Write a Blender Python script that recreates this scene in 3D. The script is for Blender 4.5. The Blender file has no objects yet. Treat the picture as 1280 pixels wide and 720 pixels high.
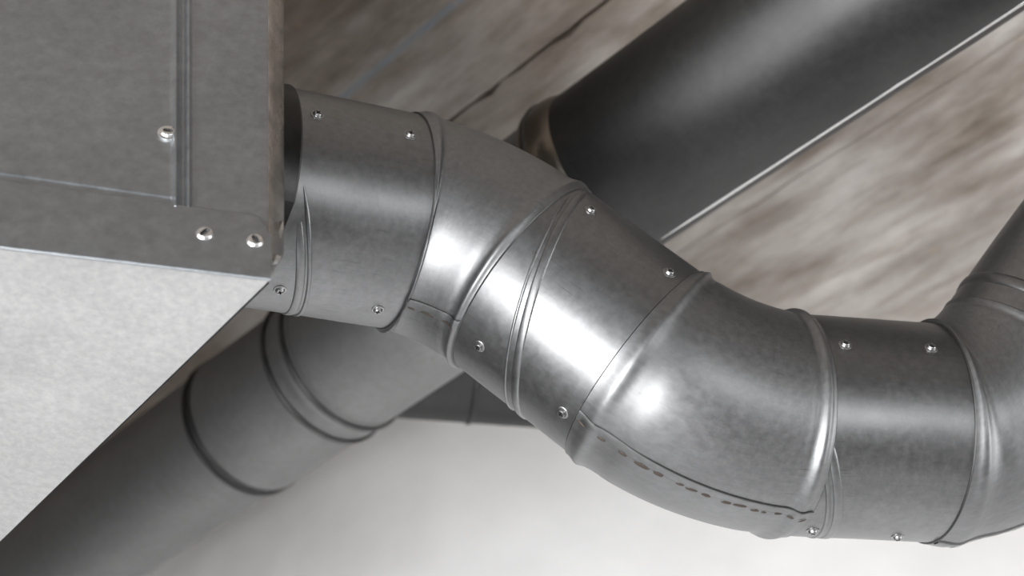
import bpy, bmesh, math, random
from mathutils import Vector, Matrix, noise
random.seed(7)
scene = bpy.context.scene
PI = math.pi
# ------------------------------------------------------------------ camera
FPX = 1800.0
PITCH = math.atan(1731.0 / FPX)                 # looking up at the ceiling
CAM = Vector((0, 0, 1.6))
cd = bpy.data.cameras.new('camera'); cam = bpy.data.objects.new('camera', cd)
scene.collection.objects.link(cam)
cam.location = CAM; cam.rotation_euler = (PI / 2 + PITCH, 0, 0)
cd.sensor_width = 36; cd.lens = FPX / 1280 * 36; cd.clip_start = 0.02; cd.clip_end = 50
cd.dof.use_dof = True; cd.dof.focus_distance = 1.22; cd.dof.aperture_fstop = 5.0
scene.camera = cam
RX = Vector((1, 0, 0)); RU = Vector((0, -math.sin(PITCH), math.cos(PITCH))); RF = Vector((0, math.cos(PITCH), math.sin(PITCH)))
def cv(x, y, z): return RX * x + RU * y + RF * z          # camera-axes vector (right, up, forward) -> world
def W(px, py, d): return CAM + cv((px - 640) / FPX * d, (360 - py) / FPX * d, d)
def proj(p):
    q = p - CAM; d = q.dot(RF)
    return (640 + FPX * q.dot(RX) / d, 360 - FPX * q.dot(RU) / d, d)
# ------------------------------------------------------------------ world, lights, exposure
wd = bpy.data.worlds.new('world'); scene.world = wd; wd.use_nodes = True
wd.node_tree.nodes['Background'].inputs[0].default_value = (0.8, 0.85, 0.95, 1)
wd.node_tree.nodes['Background'].inputs[1].default_value = 0.3
def area(name, loc, target, sx, sy, power, col=(1, 1, 1)):
    l = bpy.data.lights.new(name, 'AREA'); l.shape = 'RECTANGLE'; l.size = sx; l.size_y = sy
    l.energy = power; l.color = col
    o = bpy.data.objects.new(name, l); scene.collection.objects.link(o)
    o.location = loc
    o.rotation_euler = (Vector(target) - Vector(loc)).to_track_quat('-Z', 'Y').to_euler()
    return o
area('softbox_key', (-0.95,-0.35,0.85),(0.05,0.95,2.55),1.15,1.15,122)
area('side_fill', (3.3,0.6,1.7),(0.0,1.3,2.2),2.0,1.8,92)  # added fill lamp for the white wall; the right wall has no window
area('floor_fill', (1.2,1.25,0.05),(1.2,1.3,2.4),4.0,1.0,13)  # added upward lamp standing in for light off the floor
o = area('floor_fill_left', (-1.35,1.75,0.05),(-1.35,1.75,2.4),2.6,1.4,15); o.rotation_euler = (PI, 0, math.radians(-42.5))  # second added floor lamp, brightens the left stretch of white wall
area('side_fill_left', (-2.9,-0.9,1.5),(-0.5,2.2,2.3),2.0,1.6,125)  # added fill lamp from the left; no window stands there
area('softbox_fill', (1.35,-0.85,1.45),(0.3,0.95,2.5),0.5,0.5,13)
scene.view_settings.view_transform = 'Standard'; scene.view_settings.look = 'None'
scene.view_settings.exposure = -0.38; scene.view_settings.gamma = 1.0; scene.view_settings.use_curve_mapping = False
# ------------------------------------------------------------------ materials
def newmat(name):
    m = bpy.data.materials.new(name); m.use_nodes = True
    nt = m.node_tree; nt.nodes.clear()
    out = nt.nodes.new('ShaderNodeOutputMaterial'); b = nt.nodes.new('ShaderNodeBsdfPrincipled')
    nt.links.new(b.outputs[0], out.inputs[0])
    return m, nt, b
def N(nt, t, **kw):
    n = nt.nodes.new(t)
    for k, v in kw.items():
        if k.startswith('i_'): n.inputs[k[2:].replace('_', ' ')].default_value = v
        else: setattr(n, k, v)
    return n
def ramp(nt, fac, stops):
    r = nt.nodes.new('ShaderNodeValToRGB'); nt.links.new(fac, r.inputs[0])
    e = r.color_ramp.elements
    e[0].position, e[0].color = stops[0][0], (*stops[0][1], 1)
    e[1].position, e[1].color = stops[-1][0], (*stops[-1][1], 1)
    for p, c in stops[1:-1]:
        x = e.new(p); x.color = (*c, 1)
    return r
def g(v): return (v, v, v)
def mixc(nt, fac, a, b, mode='MIX'):
    m = nt.nodes.new('ShaderNodeMix'); m.data_type = 'RGBA'; m.blend_type = mode
    for sock, val in ((m.inputs[0], fac), (m.inputs[6], a), (m.inputs[7], b)):
        if hasattr(val, 'links'): nt.links.new(val, sock)
        elif isinstance(val, tuple): sock.default_value = (*val, 1)
        else: sock.default_value = val
    return m.outputs[2]
def metal(name, base=0.5, rough=0.38, var=0.06, scale=9.0, bump=0.02, streak=0.0, coords='UV', tint=(1, 1, 1)):
    m, nt, b = newmat(name)
    tc = N(nt, 'ShaderNodeTexCoord')
    src = tc.outputs[coords]
    n1 = N(nt, 'ShaderNodeTexNoise', i_Scale=scale, i_Detail=6.0, i_Roughness=0.6); nt.links.new(src, n1.inputs['Vector'])
    n2 = N(nt, 'ShaderNodeTexNoise', i_Scale=scale * 14, i_Detail=4.0, i_Roughness=0.7); nt.links.new(src, n2.inputs['Vector'])
    mp = N(nt, 'ShaderNodeMapping'); mp.inputs['Scale'].default_value = (90, 9, 9) if streak >= 0 else (9, 90, 9)
    nt.links.new(src, mp.inputs[0])
    n3 = N(nt, 'ShaderNodeTexNoise', i_Scale=4.0, i_Detail=5.0, i_Roughness=0.65); nt.links.new(mp.outputs[0], n3.inputs['Vector'])
    c1 = ramp(nt, n1.outputs[0], [(0.28, tuple((base - var * 1.4) * t for t in tint)), (0.72, tuple((base + var * 1.0) * t for t in tint))])
    c2 = ramp(nt, n2.outputs[0], [(0.3, g(0.86)), (0.7, g(1.1))])
    c = mixc(nt, 1.0, c1.outputs[0], c2.outputs[0], 'MULTIPLY')
    c3 = ramp(nt, n3.outputs[0], [(0.3, g(1 - abs(streak) * 1.6)), (0.62, g(1.0))])
    c = mixc(nt, 1.0, c, c3.outputs[0], 'MULTIPLY')
    if coords == 'UV' and streak > 0:
        ms = N(nt, 'ShaderNodeMapping'); ms.inputs['Scale'].default_value = (260, 14, 9); ms.inputs['Rotation'].default_value = (0, 0, 0.5)
        nt.links.new(src, ms.inputs[0])
        n4 = N(nt, 'ShaderNodeTexNoise', i_Scale=1.6, i_Detail=3.0); nt.links.new(ms.outputs[0], n4.inputs['Vector'])
        n5 = N(nt, 'ShaderNodeTexNoise', i_Scale=14.0, i_Detail=3.0); nt.links.new(src, n5.inputs['Vector'])
        k4 = ramp(nt, n4.outputs[0], [(0.60, g(0)), (0.70, g(1))]); k5 = ramp(nt, n5.outputs[0], [(0.54, g(0)), (0.66, g(0.32))])
        kk = N(nt, 'ShaderNodeMath', operation='MULTIPLY'); nt.links.new(k4.outputs[0], kk.inputs[0]); nt.links.new(k5.outputs[0], kk.inputs[1])
        c = mixc(nt, kk.outputs[0], c, (0.03, 0.03, 0.03)); nt.links.new(c, b.inputs['Base Color'])
    b.inputs['Metallic'].default_value = 0.45 if name.startswith('matt') else 1.0
    nt.links.new(c, b.inputs['Base Color'])
    r1 = ramp(nt, n1.outputs[0], [(0.3, g(rough + 0.02)), (0.7, g(rough - 0.02))])
    r2 = ramp(nt, n2.outputs[0], [(0.3, g(0.93)), (0.7, g(1.07))])
    rr = mixc(nt, 1.0, r1.outputs[0], r2.outputs[0], 'MULTIPLY')
    nt.links.new(rr, b.inputs['Roughness'])
    ad = N(nt, 'ShaderNodeMath', operation='MULTIPLY_ADD'); nt.links.new(n1.outputs[0], ad.inputs[0]); ad.inputs[1].default_value = 3.0
    nt.links.new(n2.outputs[0], ad.inputs[2])
    bp = N(nt, 'ShaderNodeBump', i_Strength=0.35, i_Distance=bump * 0.01); nt.links.new(ad.outputs[0], bp.inputs['Height'])
    nt.links.new(bp.outputs[0], b.inputs['Normal'])
    return m
M_duct = metal('galvanised_duct', 0.215, 0.40, 0.02, 9, 0.02, 0.03, tint=(0.985, 1, 1.02))
M_elbow = metal('galvanised_elbow', 0.225, 0.455, 0.02, 11, 0.02, 0.04, tint=(0.985, 1, 1.02))
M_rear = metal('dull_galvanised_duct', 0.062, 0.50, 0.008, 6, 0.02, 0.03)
M_rear_lit = metal('lit_galvanised_duct', 0.25, 0.6, 0.02, 6, 0.02, 0.03)  # lit copy of the rear duct metal, wall reflection put into its colour
M_coup = metal('polished_coupling', 0.16, 0.3, 0.03, 6, 0.02, 0.0, tint=(1, 0.88, 0.74))
M_box = metal('galvanised_sheet', 0.32, 0.44, 0.03, 7, 0.02, 0.0, 'Object', (0.94, 1, 1.06))
M_under = metal('matt_lit_sheet', 0.35, 0.5, 0.03, 12, 0.04, 0.0, 'Object')  # lit copy of the box sheet, less metallic to keep the underside bright
M_flange = metal('reflective_flange', 0.55, 0.2, 0.16, 40, 0.6, 0.0, 'Object', (1, 0.95, 0.9))
M_screw = metal('zinc_screw', 0.30, 0.36, 0.03, 30, 0.0, 0.0, 'Object')
M_rivet = metal('zinc_rivet', 0.7, 0.34, 0.03, 30, 0.0, 0.0, 'Object')
M_dark = metal('shaded_sleeve_metal', 0.045, 0.4, 0.02, 9, 0.03)  # near-black colour carries the shadow lying on the sleeve
M_lip = metal('dark_gap_and_ring', 0.10, 0.5, 0.02, 30, 0.0)  # dark metal for rings and joints, also painted shade in gaps
def simple(name, col, rough=0.8, metallic=0.0):
    m, nt, b = newmat(name)
    tc = N(nt, 'ShaderNodeTexCoord'); n = N(nt, 'ShaderNodeTexNoise', i_Scale=6.0, i_Detail=5.0)
    nt.links.new(tc.outputs['Object'], n.inputs['Vector'])
    r = ramp(nt, n.outputs[0], [(0.3, tuple(c * 0.94 for c in col)), (0.7, tuple(min(1, c * 1.05) for c in col))])
    nt.links.new(r.outputs[0], b.inputs['Base Color']); b.inputs['Roughness'].default_value = rough; b.inputs['Metallic'].default_value = metallic
    return m
M_wall = simple('white_plaster', (0.86, 0.855, 0.855), 0.9)
M_floor = simple('dark_screed', (0.10, 0.098, 0.095), 0.7)
M_wall2 = simple('grey_rendered_wall', (0.22, 0.218, 0.215), 0.9)
M_recess = simple('dark_recess', (0.02, 0.02, 0.02), 0.6)
M_rust = simple('spot_weld_scale', (0.055, 0.043, 0.035), 0.6, 0.5)
M_frame = simple('window_frame_paint', (0.6, 0.6, 0.6), 0.5)
# ceiling directions: boards run towards the vanishing point (-1925, 2091)
SD = cv(-2565, -1731, 1800); SD.z = 0; SD.normalize()
SN = Vector((-SD.y, SD.x, 0));
if SN.y < 0: SN = -SN
ANG = math.atan2(SD.y, SD.x)
CEIL = 3.25
def onceil(px, py):
    r = W(px, py, 1) - CAM; return CAM + r * ((CEIL - CAM.z) / r.z)
def q_of(px, py): return onceil(px, py).dot(SN)
def M_concrete():
    m, nt, b = newmat('board_marked_concrete')
    tc = N(nt, 'ShaderNodeTexCoord'); mp = N(nt, 'ShaderNodeMapping')
    mp.vector_type = 'TEXTURE'; mp.inputs['Rotation'].default_value = (0, 0, ANG)
    nt.links.new(tc.outputs['Object'], mp.inputs[0])
    oi = N(nt, 'ShaderNodeObjectInfo')
    def noi(sx, sy, scale, det=7.0, ro=0.6, off=0.0):
        k = N(nt, 'ShaderNodeMapping'); k.inputs['Scale'].default_value = (sx, sy, 1); k.inputs['Location'].default_value = (off, off * 2, 0)
        nt.links.new(mp.outputs[0], k.inputs[0])
        n = N(nt, 'ShaderNodeTexNoise', i_Scale=scale, i_Detail=det, i_Roughness=ro); nt.links.new(k.outputs[0], n.inputs['Vector']); return n.outputs[0]
    a = noi(1, 2.4, 3.6, 6.0, 0.55, off=3.1); s = noi(1, 6, 2.2, 5.0, 0.5, off=1.3); f = noi(1, 1.8, 30); br = noi(1, 3.0, 3.4, 5.0, 0.5, off=9.7)
    sep = N(nt, 'ShaderNodeSeparateXYZ'); nt.links.new(mp.outputs[0], sep.inputs[0])
    # pale cement stains, plus brighter light towards the back wall painted in
    c0 = ramp(nt, a, [(0.30, (0.18, 0.148, 0.122)), (0.46, (0.235, 0.20, 0.17)), (0.56, (0.29, 0.255, 0.228)), (0.72, (0.37, 0.335, 0.312))])
    c1 = ramp(nt, s, [(0.3, (0.78, 0.75, 0.72)), (0.6, (1.0, 1.0, 1.0))])
    c = mixc(nt, 0.8, c0.outputs[0], c1.outputs[0], 'MULTIPLY')
    c2 = ramp(nt, f, [(0.3, g(0.8)), (0.7, g(1.1))]); c = mixc(nt, 0.7, c, c2.outputs[0], 'MULTIPLY')
    ob = ramp(nt, oi.outputs['Random'], [(0, g(0.84)), (1, g(1.08))]); c = mixc(nt, 1.0, c, ob.outputs[0], 'MULTIPLY')
    mr = N(nt, 'ShaderNodeMapRange'); mr.inputs[1].default_value = -0.05; mr.inputs[2].default_value = 0.85
    q = N(nt, 'ShaderNodeVectorMath', operation='DOT_PRODUCT'); nt.links.new(tc.outputs['Object'], q.inputs[0]); q.inputs[1].default_value = SN
    q0 = q_of(480, 60); q1 = q_of(1165, 390)
    mr.inputs[1].default_value = q0; mr.inputs[2].default_value = q1
    nt.links.new(q.outputs['Value'], mr.inputs[0])
    ad = N(nt, 'ShaderNodeMath', operation='MULTIPLY_ADD', use_clamp=True); nt.links.new(mr.outputs[0], ad.inputs[0]); ad.inputs[1].default_value = 0.5
    bb = N(nt, 'ShaderNodeMath', operation='SUBTRACT'); nt.links.new(br, bb.inputs[0]); bb.inputs[1].default_value = 0.5
    b2 = N(nt, 'ShaderNodeMath', operation='MULTIPLY'); nt.links.new(bb.outputs[0], b2.inputs[0]); b2.inputs[1].default_value = 2.6
    nt.links.new(b2.outputs[0], ad.inputs[2])
    stain_lit = mixc(nt, 0.6, (0.57, 0.54, 0.515), c2.outputs[0], 'MULTIPLY')
    c = mixc(nt, ad.outputs[0], c, stain_lit)
    s5 = noi(1, 5.5, 5.5, 6.0, 0.6, off=5.7); c5 = ramp(nt, s5, [(0.33, (0.72, 0.69, 0.655)), (0.55, (1.0, 1.0, 1.0))]); c = mixc(nt, 1.0, c, c5.outputs[0], 'MULTIPLY')
    # blue snapped chalk line
    qb = q_of(495, 60)
    d = N(nt, 'ShaderNodeMath', operation='SUBTRACT'); nt.links.new(q.outputs['Value'], d.inputs[0]); d.inputs[1].default_value = qb
    e = N(nt, 'ShaderNodeMath', operation='ABSOLUTE'); nt.links.new(d.outputs[0], e.inputs[0])
    lr = ramp(nt, e.outputs[0], [(0.003, g(0.9)), (0.0075, g(0.0))])
    l2 = N(nt, 'ShaderNodeMath', operation='MULTIPLY'); nt.links.new(lr.outputs[0], l2.inputs[0])
    l3 = ramp(nt, f, [(0.3, g(0.5)), (0.6, g(1))]); nt.links.new(l3.outputs[0], l2.inputs[1])
    c = mixc(nt, l2.outputs[0], c, (0.20, 0.235, 0.27))
    # rust-orange specks
    rs = noi(1, 2.0, 9.0, 3.0, 0.5, 21.0); rr = ramp(nt, rs, [(0.70, g(0)), (0.76, g(0.55))])
    c = mixc(nt, rr.outputs[0], c, (0.45, 0.27, 0.12))
    nt.links.new(c, b.inputs['Base Color']); b.inputs['Roughness'].default_value = 0.9
    hh = N(nt, 'ShaderNodeMath', operation='ADD'); nt.links.new(a, hh.inputs[0]); nt.links.new(s, hh.inputs[1])
    bp = N(nt, 'ShaderNodeBump', i_Strength=0.8, i_Distance=0.012); nt.links.new(hh.outputs[0], bp.inputs['Height']); nt.links.new(bp.outputs[0], b.inputs['Normal'])
    return m
M_conc = M_concrete()
# ------------------------------------------------------------------ helpers
def link(o): scene.collection.objects.link(o); return o
def root(name, loc, label, cat, group=None):
    o = link(bpy.data.objects.new(name, None)); o.location = loc; o.empty_display_size = 0.05
    o['label'] = label; o['category'] = cat
    if group: o['group'] = group
    return o
def abs_loc(o):
    v = Vector(o.location)
    while o.parent: o = o.parent; v += o.location
    return v
def mesh_obj(name, verts, faces, mat, parent=None, smooth=True, uvs=None, label=None, sharp=None):
    off = abs_loc(parent) if parent else Vector((0, 0, 0))
    me = bpy.data.meshes.new(name)
    me.from_pydata([tuple(Vector(v) - off) for v in verts], [], faces)
    if uvs:
        ul = me.uv_layers.new(name='uv')
        for p in me.polygons:
            for li, vi in zip(p.loop_indices, p.vertices): ul.data[li].uv = uvs[vi]
    for p in me.polygons: p.use_smooth = smooth
    me.materials.append(mat)
    if smooth and sharp: me.set_sharp_from_angle(angle=math.radians(sharp))
    me.update()
    o = link(bpy.data.objects.new(name, me))
    if parent: o.parent = parent
    if label: o['label'] = label
    return o
def structure(name, verts, faces, mat, smooth=False):
    o = mesh_obj(name, verts, faces, mat, None, smooth); o['kind'] = 'structure'; return o
def frame(c, t):
    r = (CAM - c).normalized(); n = (r - t * r.dot(t)).normalized(); b = t.cross(n)
    if b.dot(RU) > 0: b = -b
    return n, b                       # n: side that faces the room, b: lower side
def surf(c, t, r, psi):
    n, b = frame(c, t); return c + (n * math.cos(psi) + b * math.sin(psi)) * r
def sweep(name, st, mat, parent, seg=120, label=None, sharp=40, uvo=0.0, dent=0.0):
    """st: list of (centre, tangent, radius, s)"""
    vs, uv, fs = [], [], []
    for (c, t, r, s) in st:
        n, b = frame(c, t)
        for k in range(seg + 1):
            a = 2 * PI * k / seg + PI
            if k == seg: a = PI
            rr = r
            if dent:
                p = c + n * math.cos(a) * r + b * math.sin(a) * r
                rr = r + dent * (noise.noise(p * 9 + Vector((uvo, 0, 0))) + 0.4 * noise.noise(p * 25))
            vs.append(c + (n * math.cos(a) + b * math.sin(a)) * rr)
            uv.append((2 * PI * k / seg * 0.1 + uvo, s + uvo))
    m = seg + 1
    for i in range(len(st) - 1):
        for k in range(seg):
            fs.append((i * m + k, i * m + k + 1, (i + 1) * m + k + 1, (i + 1) * m + k))
    return mesh_obj(name, vs, fs, mat, parent, True, uv, label, sharp)
def straight(p0, p1):
    L = (p1 - p0).length; t = (p1 - p0) / L
    return (lambda s: (p0 + t * s, t)), L
def hermite(p0, t0, p1, t1, k=1.0):
    L0 = (p1 - p0).length * k; n = 200; pts = []
    for i in range(n + 1):
        u = i / n; h0 = 2*u**3-3*u**2+1; h1 = u**3-2*u**2+u; h2 = -2*u**3+3*u**2; h3 = u**3-u**2
        pts.append(p0*h0 + t0*L0*h1 + p1*h2 + t1*L0*h3)
    cum = [0]
    for i in range(n): cum.append(cum[-1] + (pts[i+1]-pts[i]).length)
    def ev(s):
        s = max(0, min(cum[-1], s)); i = 0
        lo, hi = 0, n
        while hi - lo > 1:
            mid = (lo + hi) // 2
            if cum[mid] <= s: lo = mid
            else: hi = mid
        f = (s - cum[lo]) / (cum[hi] - cum[lo]); p = pts[lo].lerp(pts[hi], f)
        if lo == 0 and f < 0.5: t = t0
        elif hi == n and f > 0.5: t = t1
        else:
            a = pts[max(lo-1, 0)]; b = pts[min(hi+1, n)]; t = (b - a)
        return p, t.normalized()
    return ev, cum[-1]
R = 0.1
def strip_profile(ev, s0, s1, rad, dense=0.0011, coarse=0.006, ends=0.03):
    out = []; s = s0
    while s < s1 - 1e-6:
        c, t = ev(s); out.append((c, t, rad(s), s))
        s += dense if (s - s0 < ends or s1 - s < ends) else coarse
    c, t = ev(s1); out.append((c, t, rad(s1), s1)); return out
def ribbon(name, path, nrm, side, h, w, mat, parent, label=None):
    """thin raised band of half-round section along a path; nrm/side are per-point unit vectors"""
    vs, fs = [], []; prof = [(-0.5, -0.3), (-0.46, 0.35), (-0.3, 0.85), (0, 1), (0.3, 0.85), (0.46, 0.35), (0.5, -0.3)]
    cnt = len(path)
    for i, (p, n, sd) in enumerate(zip(path, nrm, side)):
        e = min(1.0, (min(i, cnt-1-i) + 0.2) / 5.0)
        for a, b in prof: vs.append(p + sd * a * w * (0.5+0.5*e) + n * (b * h * e - 0.0002*(1-e)))
    m = len(prof)
    for i in range(len(path) - 1):
        for k in range(m - 1): fs.append((i*m+k, i*m+k+1, (i+1)*m+k+1, (i+1)*m+k))
    return mesh_obj(name, vs, fs, mat, parent, True, [(v.dot(RX), v.dot(RU)) for v in vs], label)
# screw: washer flange, domed head, cross recess
def screw_mesh(name, r, h, slots=4, depth=0.7):
    prof = [(1.0, -0.25), (1.0, 0.12), (0.93, 0.22), (0.74, 0.25), (0.70, 0.34), (0.66, 0.66), (0.60, 0.88), (0.52, 1.0)]
    seg = 32; vs, fs, mi = [], [], []
    for a, z in prof:
        for k in range(seg): vs.append((a*r*math.cos(2*PI*k/seg), a*r*math.sin(2*PI*k/seg), z*h))
    for rr_, z in ((0.40, 0.99), (0.24, 1 - depth)):
        for k in range(seg):
            th = 2*PI*k/seg; x = abs(math.cos(slots/2*th))**3
            q = rr_*(0.48 + 0.52*x)*1.25; vs.append((q*r*math.cos(th), q*r*math.sin(th), z*h))
    n = len(prof) + 2
    for i in range(n - 1):
        for k in range(seg):
            fs.append((i*seg+k, i*seg+(k+1) % seg, (i+1)*seg+(k+1) % seg, (i+1)*seg+k)); mi.append(1 if i == n-2 else 0)
    fs.append(tuple((n-1)*seg + k for k in range(seg))); mi.append(1)
    me = bpy.data.meshes.new(name); me.from_pydata(vs, [], fs)
    me.materials.append(M_screw); me.materials.append(M_recess)
    for p, m in zip(me.polygons, mi): p.material_index = m; p.use_smooth = True
    me.set_sharp_from_angle(angle=math.radians(38)); return me
SCREW = screw_mesh('screw', 0.0058, 0.0034); RIVET = screw_mesh('rivet', 0.0086, 0.0030, 2, 0.9); RIVET.materials[0] = M_rivet
def place(me, name, p, n, parent, spin=0.0, tilt=0.0):
    o = link(bpy.data.objects.new(name, me)); o.parent = parent
    o.location = p - abs_loc(parent)
    q = n.to_track_quat('Z', 'Y'); o.rotation_mode = 'QUATERNION'
    o.rotation_quaternion = q @ Matrix.Rotation(spin, 4, 'Z').to_quaternion() @ Matrix.Rotation(tilt, 4, 'X').to_quaternion()
    return o
def find_on_tube(ev, L, r, px, py):
    best = None
    for i in range(241):
        s = L * i / 240; c, t = ev(s); n, b = frame(c, t)
        for k in range(-92, 93):
            a = math.radians(k); p = c + (n*math.cos(a) + b*math.sin(a))*r
            x, y, d = proj(p); e = (x-px)**2 + (y-py)**2
            if best is None or e < best[0]: best = (e, s, a, p, n*math.cos(a) + b*math.sin(a))
    return best
# ------------------------------------------------------------------ room
corner = onceil(520, 492); corner.z = 0
ROOM = []
yb = corner.y
rad_c = 0.25   # the two white walls meet in a plastered, rounded corner
wl_dir = SD.copy(); pR = corner + Vector((rad_c, 0, 0)); pL = corner + wl_dir * rad_c
H = CEIL + 0.02
def wallseg(name, pts, th=0.12, zo=0.0, mat=None):
    vs, fs = [], []; n = len(pts)
    nr = []
    for i in range(n):
        a = pts[max(i-1, 0)]; b = pts[min(i+1, n-1)]; d = (b-a).normalized(); nr.append(Vector((d.y, -d.x, 0)))
    for i, p in enumerate(pts):
        o = p - nr[i]*th
        vs += [(p.x, p.y, zo), (p.x, p.y, H+0.1), (o.x, o.y, H+0.1), (o.x, o.y, zo)]
    for i in range(n-1):
        for k in range(4): fs.append((i*4+k, i*4+(k+1) % 4, (i+1)*4+(k+1) % 4, (i+1)*4+k))
    fs += [(0, 3, 2, 1), tuple((n-1)*4+k for k in range(4))]
    o = structure(name, vs, fs, mat or M_wall, n > 4)
    if n > 4: o.data.set_sharp_from_angle(angle=math.radians(40))
    return o
endL = corner + wl_dir * 4.6
arc = []
for i in range(17):
    u = i/16; arc.append(pL*(1-u)**2 + corner*2*u*(1-u) + pR*u*u)
# interior lies on the right-hand side when walking left -> right
wallseg('wall_back', [endL] + arc + [Vector((3.4, yb, 0))])
wallseg('wall_right', [Vector((3.4, yb, 0)), Vector((3.4, -3.2, 0))], mat=M_wall2)
XL = endL.x
wallseg('wall_left', [Vector((XL, -3.2, 0)), Vector((XL, endL.y, 0))], mat=M_wall2)
# front wall (behind the camera) with an added, unseen window for fill light
def slab(name, x0, x1, y0, y1, z0, z1, mat):
    v = [(x, y, z) for z in (z0, z1) for y in (y0, y1) for x in (x0, x1)]
    f = [(0, 2, 3, 1), (4, 5, 7, 6), (0, 1, 5, 4), (2, 6, 7, 3), (0, 4, 6, 2), (1, 3, 7, 5)]
    return structure(name, v, f, mat)
wx0, wx1, wz0, wz1 = -1.0, 1.4, 0.9, 2.4
def multi(name, boxes, mat, parent=None):
    vs, fs = [], []
    for (x0, x1, y0, y1, z0, z1) in boxes:
        k = len(vs); vs += [(x, y, z) for z in (z0, z1) for y in (y0, y1) for x in (x0, x1)]
        fs += [tuple(i+k for i in f) for f in ((0, 2, 3, 1), (4, 5, 7, 6), (0, 1, 5, 4), (2, 6, 7, 3), (0, 4, 6, 2), (1, 3, 7, 5))]
    return mesh_obj(name, vs, fs, mat, parent, False)
o = multi('wall_front', [(XL, wx0, -3.32, -3.2, 0, H), (wx1, 3.4, -3.32, -3.2, 0, H), (wx0, wx1, -3.32, -3.2, 0, wz0), (wx0, wx1, -3.32, -3.2, wz1, H)], M_wall2); o['kind'] = 'structure'
o = multi('added_window', [(wx0, wx1, -3.3, -3.24, wz0, wz0+.06), (wx0, wx1, -3.3, -3.24, wz1-.06, wz1), (wx0, wx0+.06, -3.3, -3.24, wz0, wz1), (wx1-.06, wx1, -3.3, -3.24, wz0, wz1), (0.17, 0.23, -3.3, -3.24, wz0, wz1)], M_frame); o['kind'] = 'structure'
M_glass = bpy.data.materials.new('window_glass'); M_glass.use_nodes = True
_b = M_glass.node_tree.nodes['Principled BSDF']; _b.inputs['Transmission Weight'].default_value = 1.0; _b.inputs['Roughness'].default_value = 0.02
for xa, xb in ((wx0+.06, 0.17), (0.23, wx1-.06)): multi('pane', [(xa, xb, -3.275, -3.269, wz0+.06, wz1-.06)], M_glass, o)
area('back_fill', (0.2, -3.18, 1.65), (0.2, 0, 1.65), 2.3, 1.4, 12, (0.95, 0.98, 1.0))  # added fill lamp set in the unseen window opening
slab('floor', XL-.12, 3.52, -3.32, endL.y+.1, -0.1, 0, M_floor)
# ceiling: slab plus board impressions (each strip its own piece)
ceil_o = slab('ceiling', XL-.12, 3.52, -3.32, endL.y+.1, CEIL+0.012, CEIL+0.15, M_conc)
qs = sorted([q_of(655, 72), q_of(1080, 345), q_of(1000, 300), q_of(960, 245), q_of(1190, 170), q_of(1200, 250)])
cuts = [-2.6 + 0.16*i for i in range(60)]
cuts = [c for c in cuts if c < qs[0]-0.30 or c > qs[-1]+0.08] + qs
cuts = sorted(c for c in cuts if c < 4.2)
merged = []
for c in cuts:
    if not merged or c - merged[-1] > 0.035: merged.append(c)
cuts = merged
# walls of the room limit each strip: clip the strip polygon to the room outline with bmesh
room_poly = [(XL, -3.2), (3.4, -3.2), (3.4, yb)] + [(corner.x, corner.y), (endL.x, endL.y)]
def clip_extent(q):
    lo, hi = -9.0, 9.0
    pts = []
    n = len(room_poly)
    for i in range(n):
        a = Vector((*room_poly[i], 0)); b = Vector((*room_poly[(i+1) % n], 0))
        qa, qb_ = a.dot(SN), b.dot(SN)
        if abs(qa-qb_) < 1e-6: continue
        f = (q-qa)/(qb_-qa)
        if 0 <= f <= 1: pts.append((a.lerp(b, f)).dot(SD))
    return (min(pts), max(pts)) if len(pts) >= 2 else None
rid = q_of(655, 72)
for i in range(len(cuts)-1):
    qa, qb_ = cuts[i], cuts[i+1]
    ea, eb = clip_extent(qa), clip_extent(qb_)
    if not ea or not eb: continue
    lo = max(ea[0], eb[0]); hi = min(ea[1], eb[1])
    if hi - lo < 0.2: continue
    near_view = -0.4 < (qa+qb_)/2 < 1.7
    drop = random.uniform(0.0, 0.0014) + (0.010 if abs(qb_-rid) < 1e-6 else 0.0)
    n = 160 if near_view else 8
    ga = 0.012 if abs(qa-rid) < 1e-6 else 0.0; gb = 0.0
    vs, fs = [], []
    for k in range(n+1):
        s = lo + (hi-lo)*k/n
        wob = 0.0035*noise.noise(Vector((s*14, qa*7, 0))) + 0.002*noise.noise(Vector((s*40, qa*7, 3)))
        wo2 = 0.0035*noise.noise(Vector((s*14, qb_*7, 0))) + 0.002*noise.noise(Vector((s*40, qb_*7, 3)))
        z = CEIL - drop
        wob += ga*(1 + 1.2*noise.noise(Vector((s*25, 1, 8))))
        for q, zz in ((qa+wob, CEIL+.02), (qa+wob, z+0.0006), (qa+wob+.004, z), (qb_+wo2-.004, z), (qb_+wo2, z+0.0006), (qb_+wo2, CEIL+.02)):
            p = SD*s + SN*q; vs.append((p.x, p.y, zz))
    for k in range(n):
        for j in range(5): fs.append((k*6+j, (k+1)*6+j, (k+1)*6+j+1, k*6+j+1))
    fs.append(tuple(range(6))); fs.append(tuple(n*6+j for j in range(5, -1, -1)))
    mesh_obj('board_strip', vs, fs, M_conc, ceil_o, False)
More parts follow.
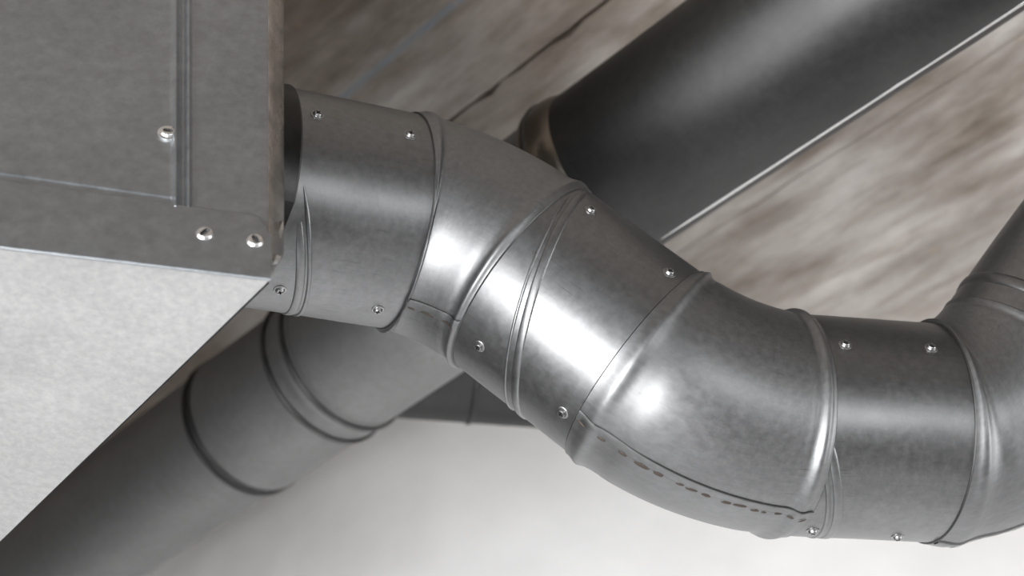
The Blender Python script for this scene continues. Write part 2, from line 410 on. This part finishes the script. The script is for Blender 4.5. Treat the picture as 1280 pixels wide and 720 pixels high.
# ------------------------------------------------------------------ main duct stations
A0, A1 = W(335, 247, 1.284), W(495, 275.5, 1.33)
C0, C1 = W(655, 349, 1.322), W(796, 455, 1.286)
E0, E1 = W(988, 530, 1.303), W(1158, 540, 1.320)
F0 = W(1299, 458, 1.345)
tA = (A1-A0).normalized(); tC = (C1-C0).normalized(); tE = (E1-E0).normalized()
tF = cv(0.61, 0.765, 0.19).normalized()
SCR = 'screws along the pipe'
def pipe_thing(name, p0, p1, label, mat=M_duct, ext0=0.012, ext1=0.012, seed=0.0):
    rt = root(name, (p0+p1)/2, label, 'duct')
    ev, L = straight(p0 - (p1-p0).normalized()*ext0, p1 + (p1-p0).normalized()*ext1)
    st = []
    for i in range(int(L/0.008)+1):
        s = min(L, i*0.008); c, t = ev(s); st.append((c, t, R, s))
    c, t = ev(L); st.append((c, t, R, L))
    st.append((c, t, R-0.0015, L)); c, t = ev(0)
    st = [(c, t, R-0.0015, 0)] + st
    sweep('pipe_wall', st, mat, rt, 128, None, 40, seed, 0.0006)
    return rt, ev, L
def bead_on(rt, p0, p1, a, b, psis, mat=M_duct, width=0.0085, label=None, h=0.0013):
    """raised ring running obliquely round the pipe; t(psi)=a+b*sin(psi) measured from p0"""
    t = (p1-p0).normalized(); path, nr, sd = [], [], []
    for k in range(psis[0], psis[1]+1, 3):
        ps = math.radians(k); c = p0 + t*(a + b*math.sin(ps)); n, bb = frame(p0 + t*0.05, t)
        nn = n*math.cos(ps) + bb*math.sin(ps)
        path.append(c + nn*(R - 0.0001)); nr.append(nn)
    for i in range(len(path)):
        d = (path[min(i+1, len(path)-1)] - path[max(i-1, 0)]).normalized(); sd.append(d.cross(nr[i]).normalized())
    ribbon('bead', path, nr, sd, h, width, mat, rt, label)
def screws(rt, ev, L, pts):
    for (x, y) in pts:
        e, s, a, p, n = find_on_tube(ev, L, R, x, y)
        place(SCREW, 'screw', p, n, rt, random.uniform(0, PI), random.uniform(-0.08, 0.08))
# pipe leaving the box
rt, ev, L = pipe_thing('round_duct', A0, A1, 'short grey galvanised duct section coming out beside the box, dark gap at its left mouth', ext0=0.02, seed=0.3)
bead_on(rt, A0, A1, 0.003, 0.030, (9, 150)); bead_on(rt, A0, A1, 0.011, 0.030, (-9, 150), width=0.004)
screws(rt, ev, L, [(397, 144), (513, 169), (350, 362), (472, 386)])
rt_a = rt
# middle pipe
rt, ev, L = pipe_thing('round_duct', C0, C1, 'sloping middle duct section with bright highlight between the two lower elbows', seed=1.3)
bead_on(rt, C0, C1, 0.0405, 0.036, (-78, 200)); bead_on(rt, C0, C1, 0.031, 0.034, (-60, 150), width=0.003)
screws(rt, ev, L, [(738, 264), (837, 341), (599, 433), (703, 516)])
# small punched hole beside elbow edge
e, s, a, p, n = find_on_tube(ev, L, R, 668, 316)
mesh_obj('punched_slot', [p + n*0.0006 + (RX*math.cos(q)*0.0016 + RU*math.sin(q)*0.0028) for q in [i*PI/6 for i in range(12)]] + [p - n*0.002 + (RX*math.cos(q)*0.0016 + RU*math.sin(q)*0.0028) for q in [i*PI/6 for i in range(12)]],
         [tuple(range(12))] + [(i, (i+1) % 12, 12+(i+1) % 12, 12+i) for i in range(12)], M_recess, rt, False)
# right pipe
rt, ev, L = pipe_thing('round_duct', E0, E1, 'level duct section at right with four screws, before the last elbow', seed=2.3, ext0=0.018)
bead_on(rt, E0, E1, -0.004, 0.036, (0, 150)); bead_on(rt, E0, E1, -0.013, 0.036, (0, 150), width=0.004)
screws(rt, ev, L, [(1056, 431), (1164, 435), (1016, 663), (1122, 671)])
# ------------------------------------------------------------------ elbows
def elbow(p0, t0, p1, t1, label, psi, seed, k=1.0, bulge=(0.0042, 0.0042), weld=(0.0, 1.0), spots=14, body=-0.0006, rust=0.5, spot_side=1, pos=(0.010, 0.010), wid=(0.0055, 0.0055)):
    ev, L = hermite(p0, t0, p1, t1, k)
    rt = root('duct_elbow', ev(L/2)[0], label, 'duct elbow')
    def rad(s):
        r = R + 0.0016 + body*(1 - math.exp(-(min(s, L-s)/0.018)**2))
        r += bulge[0]*math.exp(-((s-pos[0])/wid[0])**2) + bulge[1]*math.exp(-((L-s-pos[1])/wid[1])**2)
        r -= 0.0007*math.exp(-((s-pos[0]-0.012)/0.006)**2) + 0.0007*math.exp(-((L-s-pos[1]-0.012)/0.006)**2)
        return r
    st = strip_profile(ev, 0, L, rad, ends=0.034)
    c, t = ev(0); st = [(c + t*0.004, t, R+0.0003, 0.0), (c, t, R+0.0003, 0)] + st
    c, t = ev(L); st += [(c, t, R+0.0003, L), (c - t*0.004, t, R+0.0003, L)]
    sweep('elbow_shell', st, M_elbow, rt, 144, None, 45, seed, 0.0005)
    # thin dark shadow-gap collar under each lip
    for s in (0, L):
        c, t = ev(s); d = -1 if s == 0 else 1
        sweep('lip_shade', [(c + t*d*0.0001, t, R+0.0016, 0), (c + t*d*0.0009, t, R+0.0007, 0.001), (c + t*d*0.0009, t, R+0.0001, 0.002)], M_lip, rt, 128)
    # lap seam: the sheet edge overlaps, spot welds sit beneath it
    m = 90; vs, fs, uv = [], [], []; w = 0.105
    for i in range(m+1):
        u = weld[0] + (weld[1]-weld[0])*i/m; s = u*L; c, t = ev(s); ps = psi[0] + (psi[1]-psi[0])*u; r = rad(s)
        for dps, dr in ((0.0, 0.0004), (0.0, -0.0012), (-0.0, 0.0004)): pass
        for dps, dr in ((0.0, -0.001), (0.0, 0.0011), (0.012, 0.0013), (w*0.75, 0.0010), (w, -0.0006)):
            vs.append(surf(c, t, r + dr, ps + dps)); uv.append((dps*0.1 + 3, s + 5))
    for i in range(m):
        for j in range(4): fs.append((i*5+j, i*5+j+1, (i+1)*5+j+1, (i+1)*5+j))
    seam = mesh_obj('lap_seam', vs, fs, M_elbow, rt, True, uv, None, 30)
    vs, fs = [], []
    for i in range(m):                       # dark open joint along the sheet edge
        for uu in (i, i+1):
            u = weld[0] + (weld[1]-weld[0])*uu/m; s = u*L; c, t = ev(s); ps = psi[0] + (psi[1]-psi[0])*u; r = rad(s)
            vs += [surf(c, t, r + 0.0008, ps-0.0085), surf(c, t, r+0.0011, ps+0.001)]
        k4 = len(vs)-4; fs.append((k4, k4+1, k4+3, k4+2))
    mesh_obj('joint_line', vs, fs, M_lip, seam, False, [(0, 0)]*len(vs))
    for j in range(spots):
        u = weld[0] + (weld[1]-weld[0])*(j+0.55)/spots; u += random.uniform(-0.2, 0.2)*rust/spots; s = u*L; c, t = ev(s); ps = psi[0]+(psi[1]-psi[0])*u + w*0.85 + random.uniform(-0.008, 0.008)*rust; r = rad(s)
        ln = (weld[1]-weld[0])*L/spots*random.uniform(0.2, 0.48); hw = 0.0012 + 0.0009*rust*random.random()
        vs = []; nb = 14
        for ring, zz in ((1.0, 0.0003), (0.55, 0.0009 if rust > 0.3 else 0.0005)):
            for q in range(nb):
                th = 2*PI*q/nb; rr = ring*(1 + 0.35*noise.noise(Vector((math.cos(th)*1.7, math.sin(th)*1.7, j*3.3))))
                ds = math.cos(th)*ln*rr; dp = math.sin(th)*hw*rr/R
                c2, t2 = ev(max(0, min(L, s+ds))); vs.append(surf(c2, t2, rad(max(0, min(L, s+ds)))+zz+0.0009, ps+dp))
        fs = [(q, (q+1) % nb, nb+(q+1) % nb, nb+q) for q in range(nb)] + [tuple(nb+q for q in range(nb))]
        mesh_obj('spot_weld', vs, fs, M_rust, seam, True, [(0, 0)]*len(vs))
    return rt, ev, L
D = math.radians
elbow(A1, tA, C0, tC, 'upper left duct elbow bending down with three short dash marks along its seam', (D(40), D(38)), 4.2, spots=4, rust=0.0, wid=(0.005, 0.004), pos=(0.0085, 0.006), bulge=(0.0032, 0.0022))
tE2 = (tE - RU*0.055 + RF*0.06).normalized()
elbow(C1, tC, E0 - RX*0.001, tE2, 'large middle duct elbow with rusty row of spot welds along its lower seam', (D(36), D(45)), 7.7, spots=15, rust=1.0, pos=(0.0075, 0.011), wid=(0.0036, 0.0062), bulge=(0.0026, 0.0033))
elbow(E1, tE, F0, tF, 'right duct elbow turning up towards the ceiling at the frame edge', (D(71), D(92)), 9.1, spots=5, rust=0.1, k=1.0, pos=(0.008, 0.0), wid=(0.005, 0.001), bulge=(0.003, 0.0), body=-0.001)
F1 = F0 + tF*0.9
f = (CEIL + 0.005 - F0.z)/tF.z
F1 = F0 + tF*f
rt, ev, L = pipe_thing('round_duct', F0, F1, 'duct rising at the right frame edge up to the ceiling, with a raised bright ring', seed=5.5, ext1=0.0)
bead_on(rt, F0, F1, 0.022, -0.004, (-180, 180), width=0.012, h=0.0022)
# ------------------------------------------------------------------ rear duct
RRr = 0.11
G = W(762, 214, 1.78); gd = cv(-2565, -1731, 1800).normalized()
def rp(px):   # point on the rear axis whose image x is px
    lo, hi = -2.0, 6.0
    for _ in range(60):
        mid = (lo+hi)/2; x = proj(G + gd*mid)[0]
        if x > px: lo = mid
        else: hi = mid
    return lo
def rear_piece(name, s0, s1, r, label, prof=None, mat=M_rear, cat='duct', seed=0.0, ext=0.0):
    rt = root(name, G + gd*((s0+s1)/2), label, cat); st = []
    n = max(8, int((s1-s0)/0.02)) if prof is None else 90
    for i in range(n+1):
        s = s0 + (s1-s0)*i/n; st.append((G+gd*s, gd, r if prof is None else prof(s), s))
    a, b = st[0], st[-1]
    st = [(a[0], gd, a[2]-0.003, s0)] + st + [(b[0], gd, b[2]-0.003, s1)]
    sweep('pipe_wall' if name == 'round_duct' else 'coupling_wall', st, mat, rt, 96, None, 40, seed, 0.0008)
    return rt
sA, sB, sC, sD_ = rp(772), rp(690), rp(428), rp(310)
s_cup0, s_cup1 = rp(764), rp(722)
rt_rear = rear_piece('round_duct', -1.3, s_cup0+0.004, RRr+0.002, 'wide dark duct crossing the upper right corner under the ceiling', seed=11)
# lengthwise seam and peeled edge on its lower side; bright metal paints the edge highlight
path, nr, sd = [], [], []
for i in range(60):
    s = -1.25 + (s_cup0+1.25)*i/59; c = G+gd*s; n, b = frame(c, gd); ps = D(66)
    nn = n*math.cos(ps)+b*math.sin(ps); path.append(c+nn*(RRr+0.002)); nr.append(nn); sd.append(gd.cross(nn))
ribbon('lengthwise_seam', path, nr, sd, 0.0014, 0.006, M_rivet, rt_rear)
def prof_c(s):
    u = (s-s_cup0)/(s_cup1-s_cup0); r = RRr + 0.010*math.sin(PI*min(1, max(0, u)))**0.6
    return r
cp = rear_piece('duct_coupling', s_cup0, s_cup1, RRr, 'brownish reflective coupling ring behind the upper left elbow', prof_c, M_coup, 'duct coupling', 12)
for off in (0.012, 0.022):
    s = s_cup1+off-0.03
    st = [(G+gd*(s+d), gd, prof_c(s+d)+h, d) for d, h in ((-0.004, -0.001), (-0.002, 0.0022), (0.002, 0.0022), (0.004, -0.001))]
    sweep('ring', st, M_lip if off < 0.02 else M_coup, cp, 96)
rt_b = rear_piece('round_duct', s_cup1-0.002, sC-0.012, RRr, 'grey rear duct section seen below the first elbow, behind the main duct', mat=M_rear_lit, seed=13)
c, t = G+gd*sC, gd
def prof_r(s):
    u = (s-(sC-0.014)); r = RRr+0.001; return r + 0.0012*math.exp(-((u-0.024)/0.009)**2)
    r += 0.0045*math.exp(-((u-0.005)/0.004)**2) + 0.0045*math.exp(-((u-0.043)/0.004)**2)
    return r
rt = rear_piece('duct_coupling', sC-0.014, sC+0.034, RRr, 'narrow band with two raised dark rings joining the rear duct sections', prof_r, M_rear_lit, 'duct coupling', 14)
for off in (-0.011, 0.029):
    s = sC+off
    for dd in (0.0055, ):
        sweep('gasket', [(G+gd*(s+dd), gd, RRr+0.001, 0), (G+gd*(s+dd-0.0005), gd, RRr+0.0040, 0), (G+gd*(s+dd+0.002), gd, RRr+0.0056, 0), (G+gd*(s+dd+0.0055), gd, RRr+0.0052, 0), (G+gd*(s+dd+0.0075), gd, RRr+0.001, 0)], M_lip, rt, 96)
rt_c = rear_piece('round_duct', sC+0.034, sD_, RRr, 'short rear duct section left of the two dark rings', mat=M_rear_lit, seed=15)
for dd in (-0.004, 0.010):
    s = sD_+dd
    sweep('bead', [(G+gd*(s+d), gd, RRr-0.0005+h, 0) for d, h in ((-0.004, -0.001), (-0.0025, 0.0015), (0, 0.0024), (0.0025, 0.0015), (0.004, -0.001))], M_rear, rt_c, 96)
rt_d = rear_piece('round_duct', sD_, 4.0, RRr-0.004, 'blurred dark duct running down to the lower left corner', mat=M_rear_lit, seed=16)
# branch
B0 = W(470, 452, 2.16); bdir = cv(1.0, -0.085, 0.14).normalized()
bp1 = B0 + bdir*0.34
_r = W(880, 500, 1) - CAM; bend_end = CAM + _r*((yb-0.001)/_r.y)
BR = 0.082
ev1, L1 = straight(B0, bp1)
rt = root('round_duct', B0+bdir*0.1, 'small dark branch duct peeping out under the middle of the main duct', 'duct')
bs = rp(0)
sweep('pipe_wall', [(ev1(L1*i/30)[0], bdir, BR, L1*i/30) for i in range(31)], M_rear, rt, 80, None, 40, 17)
sR = 0.145
sweep('bead', [(B0+bdir*(sR+d), bdir, BR+h, 0) for d, h in ((-0.005, -0.001), (-0.003, 0.002), (0, 0.003), (0.003, 0.002), (0.005, -0.001))], M_rear, rt, 80)
rt = root('duct_elbow', bp1, 'dark bend behind the large middle elbow, taking the small branch duct into the white wall', 'duct elbow')
ev2, L2 = hermite(bp1, bdir, bend_end, Vector((0, 0.8, 0.6)), 1.0)
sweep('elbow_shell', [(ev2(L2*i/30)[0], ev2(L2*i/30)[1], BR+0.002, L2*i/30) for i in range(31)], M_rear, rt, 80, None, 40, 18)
# ------------------------------------------------------------------ ventilation box
Cb = cv((335-640)/FPX*1.02, (360-350)/FPX*1.02, 1.02)       # near lower corner, relative to camera
bu = cv(-0.983, 0.12*0.98, -0.133).normalized()              # along the lower edge to the left
bv = cv(-305, 2000, 1800).normalized()                       # up
bw = cv(-1985, -1620, 1800).normalized()                     # back along the underside
bnrm = bu.cross(bv).normalized()
if bnrm.dot(Cb) > 0: bnrm = -bnrm                            # towards the viewer
def BF(px, py, lift=0.0):
    r = cv((px-640)/FPX, (360-py)/FPX, 1)
    k = (Cb + bnrm*lift).dot(bnrm) / r.dot(bnrm)
    return CAM + r*k
boxroot = root('ventilation_box', CAM + Cb, 'large grey sheet metal ventilation box with riveted flange in the upper left corner', 'ventilation box')
def bl(py): return py - 0.128                                 # unused slope helper
def gss(x, c, w): return math.exp(-((x-c)/w)**2)
# front panel: pressed sheet with two raised lines down its right side and along its foot
xs = [-520, -350, -200, -100, -40, 0, 30, 60, 90, 120, 150, 180, 200, 205, 210] + [212+i*1.0 for i in range(32)] + [250, 265, 285, 305, 320, 328, 332, 334, 336]
ys = [-420, -250, -120, -40, 0, 40, 80, 120, 150, 175, 180, 185] + [188+i*1.25 for i in range(40)] + [245, 265, 285, 300]
def hb(px, yy):
    e = 0.0
    if True:
        inside = 1/(1+math.exp((px-233)/2.5)) * 1/(1+math.exp((yy-229)/2.0))
        v = (gss(px, 219.5, 3.6)*0.0034 + gss(px, 236, 3.2)*0.0034 - gss(px, 229, 2.6)*0.0010) / (1+math.exp((yy-(229))/1.5))
        hmask = 1/(1+math.exp((px-224)/2.0))
        h_ = (gss(yy, 214, 3.4)*0.0007 + gss(yy, 225.5, 3.2)*0.0010 - gss(yy, 220, 3.0)*0.0004 - 0.0011*(1/(1+math.exp((yy-198)/-5.0)))*(1/(1+math.exp((yy-214)/2.0)))*0.0)
        e += v + h_*hmask
        e -= 0.0007*(1/(1+math.exp((px-212)/3.0)))*(1/(1+math.exp((yy-197)/4.5)))
    return e
vs, fs = [], []
for yy in ys:
    for x in xs:
        py = yy + 0.142*max(x, 0) + 0.13*min(x, 0)*1.0
        dn = 0.0007*noise.noise(Vector((x*0.012, yy*0.012, 0)))
        vs.append(BF(x, py, hb(x, yy)+dn))
m = len(xs)
for j in range(len(ys)-1):
    for i in range(m-1): fs.append((j*m+i, j*m+i+1, (j+1)*m+i+1, (j+1)*m+i))
mesh_obj('front_panel', vs, fs, M_box, boxroot, True)
# lower flange, one bent sheet: flat face, rounded bend, return under the box
def top_line(x): return 258 + 0.20*(x-232) if x < 318 else 275.2 + (x-318)**2*0.045
vs, fs = [], []
cols = [-520, -300, -150, -50, 0, 50, 100, 150, 200, 232, 260, 285, 305, 314, 320, 325, 329, 333, 336, 338.5]
for x in cols:
    y0 = (257 + 0.142*(x-232)) if x < 232 else (257+0.142*(x-232) + (0 if x < 318 else min(26, (x-318)**2*0.058)))
    y1 = 346 + 0.119*(x-335)
    tilt = 0.0030
    rb = 0.0018
    base = BF(x, y1, tilt)
    vs += [BF(x, y0, -0.001), BF(x, y0, tilt-0.0006), BF(x, y0+2.2, tilt), BF(x, (y0+y1)/2, tilt), base]
    for k in range(1, 9):
        a = k/8*PI*0.3
        vs.append(base - bv*rb*math.sin(a)*1.3 + (bw*0.6 - bnrm*0.5).normalized()*rb*(1-math.cos(a)))
    vs.append(vs[-1] + bw*0.002)
m = 14
for i in range(len(cols)-1):
    for j in range(m-1): fs.append((i*m+j, i*m+j+1, (i+1)*m+j+1, (i+1)*m+j))
mesh_obj('bottom_flange', vs, fs, M_box, boxroot, True, None, None, 50)
for i, (x, y, sc) in enumerate([(210, 166, 0.92), (256, 293, 1), (319, 302, 1)]):
    o = place(RIVET, 'rivet', BF(x, y, 0.0022 if i else 0.0), bnrm, boxroot, i*1.0); o.scale = (sc, sc, sc)
# underside, back casing
c0 = BF(336.5, 350, 0.0) - CAM; 
L0 = c0 + bu*0.75
up = bv*0.62; dep = bw*1.05
off = -bv*0.0006
def q4(a, b, c, d): return [CAM+a, CAM+b, CAM+c, CAM+d]
nu, nw = 14, 20; vs, fs = [], []
for j in range(nw+1):
    for i in range(nu+1):
        p = c0 + bu*0.75*i/nu + bw*1.05*j/nw
        if j: p = p + bv*0.0015*noise.noise(Vector((i*0.6, j*0.5, 2)))*(0 if i == 0 else 1)
        vs.append(CAM + p + off)
for j in range(nw):
    for i in range(nu): fs.append((j*(nu+1)+i, j*(nu+1)+i+1, (j+1)*(nu+1)+i+1, (j+1)*(nu+1)+i))
mesh_obj('underside_panel', vs, fs, M_under, boxroot, True)
ins = -bnrm*0.004
a = [CAM+c0+ins, CAM+L0+ins, CAM+L0+dep, CAM+c0+dep]; vs = a + [p+up for p in a]
mesh_obj('casing', vs, [(4, 5, 6, 7), (1, 2, 6, 5), (2, 3, 7, 6), (3, 0, 4, 7)], M_box, boxroot, False)
# corner flange, a narrow return strip standing at the right of the front panel
def back(px, py, d):      # point behind the front edge
    p = BF(px, py, 0) - CAM; k = (p.dot(RF)+d)/p.dot(RF); return CAM + p*k
vs, fs = [], []
rows = list(range(-160, 331, 6)) + [335, 340, 345, 348]
for y in rows:
    xr = 355.0 if y < 300 else 355 - (y-300)*0.0 if y < 318 else 355-(y-318)*0.55
    w1 = 0.8*noise.noise(Vector((y*0.05, 0, 0)))
    bump = 0.0012*noise.noise(Vector((y*0.09, 1.5, 0)))
    vs += [BF(335.2, y, 0.0006), BF(337+w1*0.3, y, 0.0002)]
    for f_ in (0.35, 0.7, 1.0):
        vs.append(back(337+(xr-337)*f_, y, 0.028*f_ + bump*3*math.sin(f_*7)))
    vs.append(back(xr-4, y, 0.036))
m = 6
for i in range(len(rows)-1):
    for j in range(m-1): fs.append((i*m+j, i*m+j+1, (i+1)*m+j+1, (i+1)*m+j))
mesh_obj('corner_flange', vs, fs, M_flange, boxroot, True, None, 'narrow shiny side strip with a crumpled lower end')
def tab(pts, d):
    f_ = [back(x, y, d) for x, y in pts]; b_ = [back(x, y, d+0.004) for x, y in pts]; n_ = len(pts)
    c_ = sum(f_, Vector())/n_ + bnrm*0.002
    mesh_obj('torn_tab', f_ + b_ + [c_], [(i, (i+1) % n_, 2*n_) for i in range(n_)] + [((i+1) % n_, i, n_+i, n_+(i+1) % n_) for i in range(n_)], M_rivet, boxroot, False)
tab([(349, 285), (353.5, 275), (354.5, 286), (351, 298), (345, 301), (344, 293)], 0.020)
tab([(340, 322), (346, 318), (351, 321), (347, 330), (341, 331)], 0.012)
# sleeve leading from the box over the duct, its shadow painted dark; its rim is cut obliquely
vs, fs, uv = [], [], []; seg = 96; rows_ = 10
def rim(a):
    v = math.sin(a); return -0.019*max(0.0, v)**1.0
for j in range(rows_+3):
    for k in range(seg+1):
        a_ = 2*PI*k/seg; f_ = min(1, j/rows_); tt = -0.16 + (0.16 + rim(a_))*f_
        c = A0 + tA*tt; n, b = frame(A0, tA); rr = R + 0.0022 - (0.0, 0.0012, 0.0020)[max(0, j-rows_)]
        if j > rows_: c = c - tA*0.0006*(j-rows_)
        vs.append(c + (n*math.cos(a_) + b*math.sin(a_))*rr); uv.append((a_*0.1, tt))
for j in range(rows_+2):
    for k in range(seg): fs.append((j*(seg+1)+k, j*(seg+1)+k+1, (j+1)*(seg+1)+k+1, (j+1)*(seg+1)+k))
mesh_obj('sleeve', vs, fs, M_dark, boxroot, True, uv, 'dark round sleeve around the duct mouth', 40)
path, nr, sd = [], [], []
for k in range(97):
    a_ = 2*PI*k/96; n, b = frame(A0, tA); nn = n*math.cos(a_)+b*math.sin(a_)
    path.append(A0 + tA*(rim(a_)+0.0007) + nn*(R+0.0002)); nr.append(nn); sd.append(tA)
ribbon('gap_shade', path, nr, sd, 0.0012, 0.0026, M_lip, boxroot)  # dark ribbon painting the shade in the gap at the sleeve rim
print('tris', sum(len(o.data.polygons) for o in scene.objects if o.type == 'MESH')*2)
